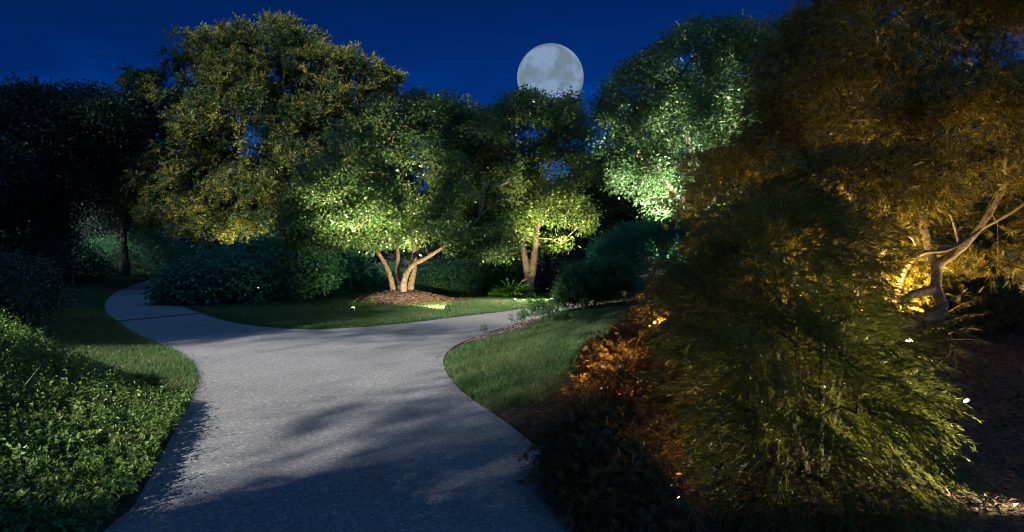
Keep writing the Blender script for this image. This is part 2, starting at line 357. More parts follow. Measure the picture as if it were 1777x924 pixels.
def skeleton(trunks, pts, rtip=.006, power=.5, k=.35, droop=0, maxr=None):
    """greedy branching from trunk polylines to every point; returns list of (polyline, radii)"""
    nodes = []; parent = []; plen = []; rad0 = []
    for T in trunks:
        for i, (p, r) in enumerate(T):
            nodes.append(np.array(p, float)); parent.append(-1 if i == 0 else len(nodes) - 2)
            plen.append(0 if i == 0 else plen[-1] + np.linalg.norm(nodes[-1] - nodes[-2]) * .4); rad0.append(r)
    nt_ = len(nodes); low = set()
    c = 0
    for T in trunks:
        for i in range(len(T)):
            if i < len(T) * .45: low.add(c + i)
        c += len(T)
    tops = np.array([T[-1][0] for T in trunks]); dist = np.min(np.linalg.norm(pts[:, None] - tops[None], axis=2), axis=1)
    cap = nt_ + 2 * len(pts); A = np.zeros((cap, 3)); A[:nt_] = nodes; PL = np.zeros(cap); PL[:nt_] = plen
    for i in low: PL[i] = 1e3
    n = nt_; par = parent + [0] * (2 * len(pts))
    for i in np.argsort(dist):
        p = pts[i]; d = np.linalg.norm(A[:n] - p, axis=1); cost = d + k * PL[:n] + 1.2 * np.maximum(A[:n, 2] - p[2], 0) * (droop == 0)
        j = int(np.argmin(cost)); L = d[j]
        mid = (A[j] + p) / 2 + rng.normal(0, .09, 3) * L + np.array([0, 0, (.10 if droop == 0 else droop) * L])
        A[n] = mid; par[n] = j; PL[n] = PL[j] + L / 2; A[n + 1] = p; par[n + 1] = n; PL[n + 1] = PL[n] + L / 2; n += 2
    cnt = np.zeros(n)
    ch = np.zeros(n, bool)
    for i in range(n - 1, nt_ - 1, -1):
        if cnt[i] == 0: cnt[i] = 1
        cnt[par[i]] += cnt[i]
    r = rtip * np.maximum(cnt, 1) ** power
    if maxr: r = np.minimum(r, maxr)
    segs = []
    for i in range(nt_, n, 2):                          # each edge: parent -> mid -> end
        j = par[i]; e = i + 1; rs = min(r[i] * 1.05, (rad0[j] if j < nt_ else r[j]))
        P0, P1, P2 = A[j], A[i], A[e]
        segs.append((np.array([P0, P0 * .45 + P1 * .55 + (P1 - P2) * .02, P1, P1 * .5 + P2 * .5 + (P1 - P0) * .04, P2]), np.array([rs, r[i], r[i], r[i] * .95, r[e]])))
    return segs

def resample(T, m):
    P = np.array([t[0] for t in T], float); r = np.array([t[1] for t in T], float); t = np.linspace(0, len(P) - 1, m)
    i = np.clip(t.astype(int), 0, len(P) - 2); f = (t - i)[:, None]
    p0 = P[np.maximum(i - 1, 0)]; p1 = P[i]; p2 = P[i + 1]; p3 = P[np.minimum(i + 2, len(P) - 1)]
    q = .5 * (2 * p1 + (p2 - p0) * f + (2 * p0 - 5 * p1 + 4 * p2 - p3) * f ** 2 + (3 * p1 - p0 - 3 * p2 + p3) * f ** 3)
    return [(q[k], r[i[k]] * (1 - f[k, 0]) + r[i[k] + 1] * f[k, 0]) for k in range(m)]

def woody(root, trunks, pts, mat, rtip=.006, power=.5, k=.35, droop=0, maxr=None, flare=1.5, minr=0.0):
    tr = [resample(T, 12) for T in trunks]
    for T in tr:
        mb = MB(); P = np.array([t[0] for t in T]); r = np.array([t[1] for t in T]).copy()
        r[0] *= flare; r[1] *= 1 + (flare - 1) * .35
        m = 30; Q = np.array([np.interp(np.linspace(0, 11, m), np.arange(12), P[:, a]) for a in range(3)]).T
        rq = np.interp(np.linspace(0, 11, m), np.arange(12), r) * (1 + .06 * np.sin(np.arange(m) * 1.7) + rng.normal(0, .03, m))
        tube(mb, Q, rq, 12); mb.build('trunk', mat, root, smooth=True)
    segs = skeleton(tr, pts, rtip, power, k, droop, maxr); mb = MB()
    for p, r in segs:
        if r[0] < minr: continue
        tube(mb, p, r, 7 if r[0] > .04 else 5 if r[0] > .015 else 3)
    if mb.n: mb.build('branches', mat, root, smooth=True)

def f_broad(mb, c, n, spread, L, asp=.55, flat=.6, up=.9, seed=0, droop=.15):
    m = len(c) * n; cc = np.repeat(c, n, 0); o = rng.normal(size=(m, 3)) * spread * np.array([1, 1, flat])
    p = cc + o; d = unit(o) * .8 + rng.normal(size=(m, 3)) * .5; d[:, 2] -= droop
    nr = rng.normal(size=(m, 3)) * .75; nr[:, 2] += up
    l = L * rng.uniform(.6, 1.25, m); leaves(mb, p, d, nr, l, l * asp * rng.uniform(.8, 1.2, m))
def f_rosette(mb, c, outw, spikes=8, pairs=5, L=.4, lw=.05, ll=.09):
    """star shaped tuft of pinnate leaves"""
    m = len(c) * spikes; cc = np.repeat(c, spikes, 0); ow = np.repeat(outw, spikes, 0)
    d = unit(rng.normal(size=(m, 3)) * .75 + ow * .8); l = L * rng.uniform(.6, 1.2, m)
    for k in range(pairs):
        t = (k + .8) / pairs; p = cc + d * (l * t)[:, None]; p[:, 2] -= .18 * l * t * t
        side = unit(np.cross(d, rvec(m)))
        for s in (1, -1):
            leaves(mb, p, d * .8 + side * s * .8, rng.normal(size=(m, 3)), ll * rng.uniform(.7, 1.2, m) * (1.1 - .4 * t), lw)
def f_lace(mb, c, outw, lobes=7, L=.075, w=.006, droop=.5):
    """finely cut maple leaves: thin lobes fanning from one point, each with side teeth"""
    m = len(c); az = rng.uniform(0, 6.28, m)
    d = unit(outw * .7 + rng.normal(size=(m, 3)) * .55 - np.array([0, 0, droop])); n = unit(np.cross(d, rvec(m)) + rng.normal(size=(m, 3)) * .2); s = unit(np.cross(d, n))
    l = L * rng.uniform(.6, 1.3, m)
    for k in range(lobes):
        a = (k / (lobes - 1) - .5) * 2.5; ll = l * (1 - .42 * abs(a) / 1.25)
        dd = d * math.cos(a) + s * math.sin(a) + rng.normal(size=(m, 3)) * .05; dd[:, 2] -= .12
        leaves(mb, c, dd, n, ll, w * rng.uniform(.8, 1.4, m), .1)
def f_thread(mb, p0, d0, L, seg=6, needle=.05, w=.0035, grav=.9, droop=None):
    """weeping strands with forward pointing narrow leaflets"""
    m = len(p0); l = L * rng.uniform(.6, 1.25, m); p = p0.copy(); d = unit(d0); step = (l / seg)[:, None]
    for k in range(seg):
        q = p + d * step; side = unit(np.cross(d, rvec(m)))
        leaves(mb, p, d, rvec(m), step[:, 0] * 1.35, w * .8, 0)
        for s in (1, -1):
            for rep in range(2):
                t = rng.random(m)[:, None]
                leaves(mb, p + (q - p) * t, d * 1.0 + side * s * rng.uniform(.25, .6, m)[:, None] + rng.normal(size=(m, 3)) * .12, rvec(m), needle * rng.uniform(.6, 1.3, m) * (1.1 - .5 * k / seg), w, .05)
        p = q; d = unit(d + np.array([0, 0, -1]) * grav / seg + rng.normal(size=(m, 3)) * .06)

def LB(px, py, d, rx, ry, rd):                       # lobe measured on the photograph, at its own distance
    c = W(px, py, d); return (*c, rx / F * d, rd, ry / F * d)
def center(l): return np.mean(np.array(l)[:, :3], 0)

leaf = {
 'spot': leafmat('dogwood_leaf', (.03, .085, .028), (.10, .16, .045), trans=.4, rough=.35, spec=.5),
 'raintree': leafmat('raintree_leaf', (.022, .055, .018), (.06, .095, .024), trans=.3),
 'panicle': leafmat('raintree_blossom', (.10, .11, .025), (.32, .28, .045), trans=.3),
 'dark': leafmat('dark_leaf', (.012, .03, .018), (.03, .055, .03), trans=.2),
 'teal': leafmat('hydrangea_leaf', (.03, .12, .06), (.07, .20, .10), trans=.25, rough=.45, spec=.3),
 'shrub': leafmat('shrub_leaf', (.03, .10, .025), (.09, .19, .05), trans=.3),
 'cool': leafmat('zelkova_leaf', (.04, .095, .032), (.12, .19, .065), trans=.4, rough=.35, spec=.5),
 'ground': leafmat('groundcover_leaf', (.035, .11, .02), (.17, .26, .05), trans=.3, rough=.4, spec=.4, patch=(1.6, (.16, .17, .045), .6)),
 'lace_red': leafmat('red_laceleaf', (.08, .045, .018), (.26, .15, .04), trans=.4, rough=.4),
 'lace_green': leafmat('bronze_laceleaf', (.03, .03, .01), (.26, .22, .04), trans=.4, rough=.4),
 'thread': leafmat('thread_foliage', (.045, .065, .012), (.17, .17, .03), trans=.35, rough=.4),
 'twin': leafmat('twin_tree_leaf', (.05, .11, .025), (.15, .2, .05), trans=.4, rough=.3, spec=.6),
 'feathery': leafmat('blue_green_needles', (.03, .14, .075), (.07, .24, .12), trans=.3, rough=.5),
 'fern': leafmat('fern_leaf', (.05, .15, .02), (.12, .25, .03), trans=.35),
}

def make_tree(name, label, cat, trunks, lobes, nclus, nleaf, spread, L, lm, bark='bark', asp=.55, shell=.5, lower=.3, gap=.35, freq=1.6, group=None, rtip=.006, seed=1, flat=.6, minr=.0, kind='broad', crown='crown', maxr=.16, power=.5, inner=.18, **kw):
    base = np.mean([T[0][0] for T in trunks], 0); root = empty(name, base); tag(root, label, cat, group)
    pts = sample_lobes(lobes, nclus, shell, lower, gap, freq, seed, inner)
    woody(root, trunks, pts, M[bark], rtip=rtip, minr=minr, maxr=maxr, power=power)
    mb = MB(); c0 = center(lobes)
    if kind == 'broad': f_broad(mb, pts, nleaf, spread, L, asp, flat=flat)
    else: f_rosette(mb, pts, unit(pts - c0), **kw['ros'])
    mb.build(crown, leaf[lm], root)
    return root, pts

# --- the spotlit tree on the island lawn
def hm(x, y):
    r = np.hypot((x + 3.2) / 1.75, (y - 20.3) / 1.3); return .30 * (1 - sst(r, 0.05, 1)) + .018 + .03 * noise3(np.column_stack([x, y, x * 0]), 3, 2) * (r < 1) * (1 - r)
th = np.linspace(0, 6.283, 48, endpoint=False); wob = 1 + .08 * np.sin(3 * th + 1) + .05 * np.sin(7 * th)
ring = np.column_stack([-3.2 + 1.75 * wob * np.cos(th), 20.3 + 1.3 * wob * np.sin(th)])
sheet('mulch_ring', ring, M['mulch'], .0, .12, hfun=hm, label='raised ring of brown mulch around the spotlit tree')
chips('bark_chips', ring, 3800, M['red_chips'], .09, label='bark chips on the mulch ring of the spotlit tree', hf=hm)
TB = 20.3
def T(*p): return [(W(px, py, d), r) for px, py, d, r in p]
mt = [T((688, 528, TB, .15), (683, 505, TB, .13), (677, 480, TB, .12), (668, 458, TB - .1, .10), (655, 438, TB - .3, .08), (630, 405, TB - .5, .05), (585, 350, TB - .8, .03)),
      T((696, 528, TB + .15, .12), (694, 495, TB + .1, .11), (689, 470, TB + .2, .10), (691, 440, TB + .3, .08), (688, 380, TB + .3, .05), (700, 300, TB + .2, .03)),
      T((702, 530, TB - .1, .15), (700, 500, TB - .2, .14), (705, 475, TB - .3, .12), (718, 459, TB - .35, .11), (736, 450, TB - .4, .10), (752, 440, TB - .5, .08), (775, 425, TB - .5, .05), (830, 380, TB - .6, .03)),
      T((708, 528, TB + .1, .16), (713, 495, TB + .1, .14), (718, 470, TB + .1, .12), (720, 445, TB + .1, .10), (715, 380, TB, .07), (735, 290, TB, .04)),
      T((711, 526, TB + .4, .11), (707, 490, TB + .5, .10), (712, 460, TB + .7, .08), (735, 410, TB + .9, .05), (790, 330, TB + 1.2, .03))]
ml = [LB(535, 425, TB - .9, 48, 28, .9), LB(860, 425, TB - .2, 45, 28, 1.0), LB(705, 270, TB, 130, 95, 2.0), LB(600, 340, TB - .3, 100, 70, 1.9), LB(560, 400, TB - .7, 75, 45, 1.3), LB(820, 280, TB + .2, 80, 80, 1.8), LB(810, 380, TB - .3, 85, 60, 1.7), LB(700, 385, TB + .4, 110, 45, 2.2), LB(745, 210, TB, 70, 45, 1.4), LB(665, 230, TB, 60, 45, 1.4), LB(640, 380, TB - 1, 80, 55, 1.3)]
spot_tree, _ = make_tree('multi_stem_tree', 'spreading tree with five pale stems lit from below in its mulch ring', 'tree', [[(p_, r_ * .68) for p_, r_ in T_] for T_ in mt], ml, 2100, 34, .13, .10, 'spot', bark='bark_pale', lower=.3, shell=.72, inner=.06, gap=.8, freq=2.4, rtip=.0075, seed=4, maxr=.08, asp=.62)

# --- golden rain tree, rear left
d = 29
rt = [T((455, 500, d, .30), (450, 450, d, .25), (440, 400, d, .22), (460, 340, d, .18), (470, 250, d, .12), (480, 160, d, .06)),
      T((450, 440, d, .18), (420, 390, d - .5, .15), (370, 330, d - 1, .11), (320, 260, d - 1.5, .06)),
      T((452, 430, d, .18), (500, 380, d - .5, .14), (560, 300, d - 1, .10), (600, 220, d, .05))]
rl = [LB(480, 130, d, 115, 80, 3.4), LB(320, 170, d, 85, 70, 2.6), LB(250, 235, d, 68, 62, 2.2), LB(262, 330, d - .5, 60, 55, 2.0), LB(385, 110, d, 70, 50, 2), LB(330, 300, d - 1, 90, 75, 2.6), LB(600, 160, d, 90, 70, 2.8), LB(430, 220, d - 1, 120, 80, 3.2), LB(560, 270, d - .5, 110, 85, 3), LB(320, 370, d - 2, 75, 55, 2.0), LB(430, 340, d - 1.5, 85, 65, 2.4), LB(660, 230, d + 1, 55, 60, 2), LB(400, 95, d, 50, 35, 1.6), LB(450, 395, d - 3, 60, 35, 1.4)]
rain_root, rpts = make_tree('golden_rain_tree', 'tall broad tree covered in star shaped yellow green flower tufts', 'tree', rt, rl, 2700, 0, 0, 0, 'raintree', bark='bark', lower=.45, gap=.45, freq=1.1, kind='rosette', ros=dict(spikes=9, pairs=5, L=.46, lw=.055, ll=.14), seed=9, rtip=.009)
front = rpts[(rng.random(len(rpts)) < .5)]
mb = MB(); f_rosette(mb, front + unit(front - center(rl)) * .12, unit(front - center(rl)), spikes=9, pairs=5, L=.50, lw=.05, ll=.10)
tag(mb.build('blossom', leaf['panicle'], rain_root), None, None, None, 'stuff')

# --- twin trunk tree, centre right, in front of the moon
d = 22
tt = [T((915, 519, d, .22), (917, 495, d, .19), (914, 465, d, .15), (908, 430, d, .13), (900, 370, d, .09), (885, 280, d, .04)),
      T((918, 519, d + .05, .22), (919, 495, d, .19), (926, 460, d, .15), (930, 420, d, .13), (935, 350, d, .09), (940, 250, d, .05), (935, 200, d, .03))]
tl = [LB(925, 215, d, 85, 52, 1.8), LB(870, 250, d, 50, 55, 1.4), LB(985, 240, d, 42, 60, 1.4), LB(960, 300, d, 62, 60, 1.8), LB(880, 330, d, 55, 55, 1.6), LB(970, 380, d - .6, 60, 55, 1.3), LB(875, 400, d - .2, 45, 40, 1.2), LB(925, 400, d + .9, 60, 50, 1), LB(950, 178, d, 50, 18, 1)]
twin_tree, _ = make_tree('twin_trunk_tree', 'tree with a forked trunk whose crown covers the bottom of the moon', 'tree', [[(p_, r_ * .75) for p_, r_ in T_] for T_ in tt], tl, 1300, 36, .14, .12, 'twin', bark='bark', lower=.25, shell=.7, inner=.06, gap=.75, freq=2.2, asp=.4, seed=13)

# --- tall tree on the right slope, lit cool white from below
d = 16.5; gb = h1(W(1218, 0, d)[0], d)
b0 = W(1235, 0, d); b0[2] = gb - .05
dt = [[(b0, .12), (W(1230, 395, d), .11), (W(1215, 330, d), .13), (W(1205, 270, d), .10), (W(1180, 190, d), .06), (W(1170, 120, d), .03)],
      [(b0 + np.array([.1, .1, 0]), .10), (W(1240, 380, d), .10), (W(1235, 320, d), .11), (W(1265, 230, d), .08), (W(1300, 130, d), .04)],
      [(b0 + np.array([-.1, 0, 0]), .09), (W(1222, 385, d), .09), (W(1190, 350, d - .3), .08), (W(1140, 300, d - .5), .05), (W(1100, 250, d - .5), .03)]]
dl = [LB(1215, 110, d, 95, 62, 2.0), LB(1120, 165, d, 75, 65, 1.8), LB(1085, 220, d, 52, 65, 1.4), LB(1300, 120, d, 95, 70, 2.0), LB(1390, 110, d, 75, 65, 2.0), LB(1160, 250, d - .3, 85, 75, 2.0), LB(1250, 230, d, 95, 85, 2.2), LB(1340, 230, d, 80, 85, 2), LB(1180, 330, d - .5, 70, 60, 1.6), LB(1110, 300, d, 45, 50, 1.2), LB(1225, 65, d, 45, 22, 1), LB(1440, 100, d, 40, 50, 1.4)]
cool_tree, _ = make_tree('small_leaved_tree', 'tall rounded tree right of the moon with pale branches lit cool white', 'tree', dt, dl, 2500, 38, .12, .085, 'cool', bark='bark_dark', lower=.3, shell=.7, inner=.06, gap=.8, freq=2.4, asp=.5, seed=21, rtip=.006, maxr=.09)

# --- dark trees around the edge of the garden
def dark_tree(name, label, px, d, top, halfw, low=430, seed=1, n=700, lm='dark', group='dark trees around the edge of the garden', gap=.35, L=.15):
    x = (px - CX) / F * d; g = h1(x, d)
    b = np.array([x, d, g - .05]); up = lambda py, dx=0: np.array([x + dx, d, EYE - (py - HY) / F * d])
    H = halfw
    tr = [[(b, .24), (up(low, .1), .2), (up((low + top) / 2, -.15), .12), (up(top + 25), .04)]]
    r2 = np.random.default_rng(seed); lobes = [LB(px, top + (low - top) * .4, d, H * .75, (low - top) * .4, H / F * d * .75)]
    for k in range(7):
        a = r2.uniform(0, 6.28); v = r2.uniform(0.1, .85); wd = math.sin(math.pi * min(.95, .25 + v * .65)) 
        lobes.append(LB(px + math.cos(a) * H * .6 * wd, top + (low - top) * (v * .8 + .12), d + math.sin(a) * H / F * d * .6, H * .42, (low - top) * .2, H / F * d * .42))
    return make_tree(name, label, 'tree', tr, lobes, n, 45, .3, L, lm, bark='bark_dark', lower=.5, gap=gap, freq=1.0, seed=seed, group=group, flat=.35, minr=.012)
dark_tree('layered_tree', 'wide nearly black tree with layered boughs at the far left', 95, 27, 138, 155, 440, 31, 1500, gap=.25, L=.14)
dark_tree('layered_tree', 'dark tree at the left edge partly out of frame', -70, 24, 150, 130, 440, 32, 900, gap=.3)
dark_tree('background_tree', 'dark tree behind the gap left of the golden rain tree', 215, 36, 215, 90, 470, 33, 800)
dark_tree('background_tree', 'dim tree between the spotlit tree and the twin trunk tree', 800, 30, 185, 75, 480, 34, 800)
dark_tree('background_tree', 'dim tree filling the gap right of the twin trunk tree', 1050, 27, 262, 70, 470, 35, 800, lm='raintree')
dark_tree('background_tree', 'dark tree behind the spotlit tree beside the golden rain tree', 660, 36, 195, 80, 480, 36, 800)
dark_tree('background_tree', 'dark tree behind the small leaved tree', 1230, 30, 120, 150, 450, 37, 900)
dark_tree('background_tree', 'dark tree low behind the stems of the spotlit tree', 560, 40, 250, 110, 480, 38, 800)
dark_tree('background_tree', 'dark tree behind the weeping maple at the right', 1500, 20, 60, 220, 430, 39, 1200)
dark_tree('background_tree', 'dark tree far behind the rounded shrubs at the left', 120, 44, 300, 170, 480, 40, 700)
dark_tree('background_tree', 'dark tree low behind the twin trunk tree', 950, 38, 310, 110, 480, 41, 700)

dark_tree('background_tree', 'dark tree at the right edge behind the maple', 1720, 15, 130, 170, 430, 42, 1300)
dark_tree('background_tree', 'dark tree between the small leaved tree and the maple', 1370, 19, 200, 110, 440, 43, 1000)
r_ = np.random.default_rng(5); n_ = 5200                # distant belt of woodland closing the view
xx = r_.uniform(-75, 75, n_); yy = 52 + r_.uniform(-4, 6, n_) + np.abs(xx) * .12; zz = r_.uniform(0, 1, n_) ** .8 * (5.6 + 1.3 * np.sin(xx * .3) + .8 * np.sin(xx * .9 + 1))
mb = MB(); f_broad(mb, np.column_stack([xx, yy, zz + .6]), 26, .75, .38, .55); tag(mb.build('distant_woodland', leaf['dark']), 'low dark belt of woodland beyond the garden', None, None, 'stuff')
# --- shrubs
def shrub(name, label, lobes, n, nleaf, spread, L, lm, asp=.6, gap=.2, seed=1, flat=.6, kind='broad', group=None, lower=.15, shell=.6, cat='shrub', **kw):
    Lb = np.array(lobes); c0 = center(lobes); g = h1(c0[0], c0[1]); base = np.array([c0[0], c0[1], g])
    root = empty(name, base); tag(root, label, cat, group)
    pts = sample_lobes(lobes, n, shell, lower, gap, 3, seed); 
    gz = hgt(pts[:, 0], pts[:, 1]); pts[:, 2] = np.maximum(pts[:, 2], gz + .06 + rng.random(len(pts)) * .1)
    sel = pts[rng.random(len(pts)) < min(1, 260 / len(pts))]
    sc = min(1, max(.1, (pts[:, 2].max() - g) * .8))
    trunks = [[(base + sc * np.array([math.cos(a) * .05, math.sin(a) * .05, -.03]), .025 * sc), (base + sc * np.array([math.cos(a) * .2, math.sin(a) * .2, .25]), .018 * sc), (base + sc * np.array([math.cos(a) * .3, math.sin(a) * .3, .5]), .01 * sc)] for a in (0, 2.1, 4.2)]
    if len(sel):
        mb = MB()
        for T_ in trunks: tube(mb, [t[0] for t in T_], [t[1] for t in T_], 6)
        for p, r in skeleton(trunks, sel, .003, .5, .2, 0, .03): tube(mb, p, r, 3 if r[0] < .01 else 5)
        mb.build('stems', M['bark_dark'], root, smooth=True)
    mb = MB()
    if kind == 'broad': f_broad(mb, pts, nleaf, spread, L, asp, flat=flat, droop=kw.get('droop', .2), up=kw.get('up', .9))
    elif kind == 'thread': f_thread(mb, pts, unit(pts - c0) + np.array([0, 0, .6]), L, seg=5, needle=kw.get('needle', .06), w=kw.get('w', .008), grav=kw.get('grav', .3))
    elif kind == 'sprig':
        m = len(pts); dd = unit(unit(pts - c0) * .6 + np.array([0, 0, .9]) + rng.normal(size=(m, 3)) * .25); sl = kw.get('sprig', .2)
        for k in range(nleaf):
            t = k / nleaf; sd_ = unit(np.cross(dd, rvec(m)))
            leaves(mb, pts + dd * sl * t, sd_ + dd * .5, dd + rng.normal(size=(m, 3)) * .5, L * rng.uniform(.6, 1.2, m) * (1.1 - .4 * t), L * asp)
    mb.build('foliage', leaf[lm], root)
    return root
def SL(px, base_py, top_py, halfw, rd, d=None):          # a shrub lobe standing on the ground
    p = PG(px, base_py) if d is None else np.array([(px - CX) / F * d, d, 0]); d = p[1] + (rd * .8 if True else 0)
    x = (px - CX) / F * d; g = h1(x, d); top = EYE - (top_py - HY) / F * d
    zc = g + (top - g) * .35
    return (x, d, zc, halfw / F * d, rd, top - zc)
shrub('broadleaf_shrub', 'large spreading shrub with big overlapping leaves where the left path bends', [SL(400, 531, 440, 105, 1.6), SL(480, 524, 416, 95, 1.6), SL(555, 513, 425, 70, 1.4), SL(345, 530, 462, 60, 1.1), SL(600, 510, 445, 50, 1.3)], 1500, 26, .16, .15, 'teal', asp=.62, seed=51, lower=.4, shell=.75, up=1.3)
shrub('rounded_shrub', 'dark domed shrub beside the far end of the left path', [SL(240, 481, 394, 88, 2.2), SL(300, 478, 428, 40, 1.5)], 900, 26, .2, .13, 'teal', asp=.4, seed=52, lower=.4)
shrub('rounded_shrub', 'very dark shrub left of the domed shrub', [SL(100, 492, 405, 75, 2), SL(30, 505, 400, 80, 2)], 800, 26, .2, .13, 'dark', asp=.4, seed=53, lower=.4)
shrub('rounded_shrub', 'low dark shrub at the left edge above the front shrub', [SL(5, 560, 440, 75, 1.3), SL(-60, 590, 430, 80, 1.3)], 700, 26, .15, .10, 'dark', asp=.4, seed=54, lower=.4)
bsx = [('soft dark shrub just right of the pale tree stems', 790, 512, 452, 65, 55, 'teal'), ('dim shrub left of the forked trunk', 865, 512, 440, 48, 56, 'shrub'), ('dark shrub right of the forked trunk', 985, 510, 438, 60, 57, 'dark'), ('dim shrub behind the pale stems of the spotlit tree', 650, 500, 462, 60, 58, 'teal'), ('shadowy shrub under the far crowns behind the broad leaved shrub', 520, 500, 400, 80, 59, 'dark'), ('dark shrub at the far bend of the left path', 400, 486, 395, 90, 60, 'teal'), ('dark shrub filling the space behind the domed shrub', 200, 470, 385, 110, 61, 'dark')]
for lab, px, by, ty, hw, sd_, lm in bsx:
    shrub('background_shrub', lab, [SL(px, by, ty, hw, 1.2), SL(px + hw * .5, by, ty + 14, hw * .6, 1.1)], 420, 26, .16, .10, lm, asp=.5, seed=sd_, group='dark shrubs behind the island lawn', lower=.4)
shrub('feathery_shrub', 'tall fine leaved blue green shrub on top of the right bank', [LB(1120, 455, 14.2, 62, 60, .9), LB(1180, 445, 14, 45, 62, .8), LB(1070, 462, 14.4, 38, 48, .7), LB(1215, 425, 14, 42, 55, .8)], 4200, 0, 0, .26, 'feathery', kind='thread', seed=62, needle=.07, w=.010, grav=.25, lower=.4)
shrub('leafy_shrub', 'light green twiggy shrub in the mulch left of the feathery shrub', [LB(1020, 502, 13.6, 44, 36, .6), LB(1062, 490, 13.4, 38, 36, .6), LB(988, 517, 14, 22, 26, .4)], 1900, 12, 0, .06, 'shrub', kind='sprig', asp=.5, seed=63, sprig=.24, lower=.4)
shrub('small_plant', 'small leafy plant at the path edge left of the twiggy shrub', [SL(935, 558, 524, 20, .3), SL(953, 552, 530, 16, .3)], 90, 12, 0, .06, 'shrub', kind='sprig', asp=.5, seed=64, sprig=.2, cat='plant', gap=0)
shrub('small_plant', 'tiny leafy sprig standing alone at the mulch edge', [SL(900, 566, 545, 13, .2)], 26, 10, 0, .05, 'shrub', kind='sprig', asp=.5, seed=65, sprig=.14, cat='plant', gap=0)
shrub('small_plant', 'low mat of green leaves on the mulch slope', [SL(968, 562, 546, 18, .3)], 60, 9, 0, .05, 'shrub', kind='sprig', asp=.5, seed=66, sprig=.08, cat='plant', gap=0)
shrub('small_plant', 'smallest seedling on the mulch nearest the bend of the path', [SL(840, 588, 577, 5, .1)], 7, 7, 0, .05, 'shrub', kind='sprig', asp=.5, seed=67, sprig=.1, cat='plant', gap=0)
shrub('fern', 'bright clump of long leaves at the foot of the forked trunk', [SL(888, 520, 500, 22, .3)], 90, 0, 0, .35, 'fern', kind='thread', seed=68, needle=.10, w=.025, grav=.9, cat='plant', gap=0)
shrub('lit_plant', 'small plant glowing over the left lamp in the lawn', [SL(615, 541, 531, 13, .2)], 22, 9, 0, .07, 'fern', kind='sprig', asp=.45, seed=69, sprig=.14, cat='plant', gap=0)
shrub('lit_plant', 'smaller glowing weed at the left rim of the mulch ring', [SL(647, 530, 524, 6, .1)], 8, 8, 0, .06, 'fern', kind='sprig', asp=.45, seed=70, sprig=.12, cat='plant', gap=0)

# --- foreground shrub at the left
def front_shrub():
    root = empty('spreading_shrub', (-3.9, 4.8, 0)); tag(root, 'low spreading shrub of tiny green leaves in the near left corner', 'shrub')
    n = 60000; x = rng.uniform(-8.5, -1.9, n); y = rng.uniform(2.2, 8.6, n)
    de = distline(LE, x, y); k = inside(left_poly, x, y); x = x[k]; y = y[k]; de = de[k]
    back = 1 - sst(y + .25 * np.sin(x * 3), 6.2 + .22 * np.clip(-x - 3, 0, 4), 7.6 + .3 * np.clip(-x - 3, 0, 4))
    top = (.10 + .92 * sst(de, -.2, 2.6)) * back
    nn = noise3(np.column_stack([x, y, x * 0]), 2.6, 77) * .13 + noise3(np.column_stack([x, y, x * 0]), 7, 78) * .05
    top = top * (1 + nn); k = top > .05; x = x[k]; y = y[k]; top = top[k]
    k = rng.random(len(x)) < .62; x = x[k]; y = y[k]; top = top[k]; m = len(x)
    z = hgt(x, y) + top * np.where(rng.random(m) < .75, rng.uniform(.8, 1.0, m), rng.uniform(.2, .8, m))
    p = np.column_stack([x, y, z])
    dd = unit(np.column_stack([rng.normal(.15, .5, m), rng.normal(-.1, .5, m), rng.uniform(.3, 1, m)]))
    long_ = rng.random(m) < .06; sl = np.where(long_, rng.uniform(.16, .3, m), rng.uniform(.06, .13, m))
    mb = MB()
    for q in range(7):
        t = (q + .3) / 7; sd_ = unit(np.cross(dd, rvec(m)))
        L = .036 * rng.uniform(.6, 1.4, m) * (1.15 - .4 * t); leaves(mb, p + dd * (sl * t)[:, None], sd_ + dd * .45, dd * .6 + np.array([0, 0, .5]) + rng.normal(size=(m, 3)) * .45, L, L * .62)
    mb.build('foliage', leaf['ground'], root)
    ms = MB(); leaves(ms, p, dd, rvec(m), sl * 1.05, .003, 0)
    for q in rng.choice(np.where(top > .3)[0], 60):
        a = p[q]; v = unit(np.array([[rng.normal(.5, .5), rng.normal(.3, .5), rng.uniform(.1, .5)]]))[0]; l = rng.uniform(.3, .6)
        pts = [a + v * l * t + np.array([0, 0, -.12 * t * t + .04]) for t in np.linspace(0, 1, 5)]; tube(ms, pts, np.linspace(.004, .0015, 5), 3)
    ms.build('stems', leaf['ground'], root)
front_shrub()

# --- foreground mounds and the weeping maple at the right
def mound_pts(lobes, n, seed, inner=.2, rough=.14, streak=0):
    Lb = np.array(lobes); A_ = (Lb[:, 3] * Lb[:, 5]); k = rng.choice(len(Lb), n, p=A_ / A_.sum()); dv = rvec(n); dv[:, 2] = np.where(dv[:, 2] < -.5, -dv[:, 2], dv[:, 2])
    q = np.where(rng.random(n) < inner, rng.uniform(.5, .9, n), rng.uniform(.88, 1.02, n)); wob = 1 + rough * noise3(dv * 3 + k[:, None], 2, seed)
    p = Lb[k, :3] + dv * (q * wob)[:, None] * Lb[k, 3:]
    dd = np.min([np.linalg.norm((p - l[:3]) / l[3:], axis=1) for l in Lb], axis=0)
    keep = (dd > .8) | (rng.random(n) < (.06 if streak else .3))
    if streak: keep &= noise3(p * np.array([1, 1, 2.4]), 1.9, seed + 3) > -streak
    p = p[keep]; dv = dv[keep]
    g = hgt(p[:, 0], p[:, 1]); ok = p[:, 2] > g + .02
    return p[ok], dv[ok]
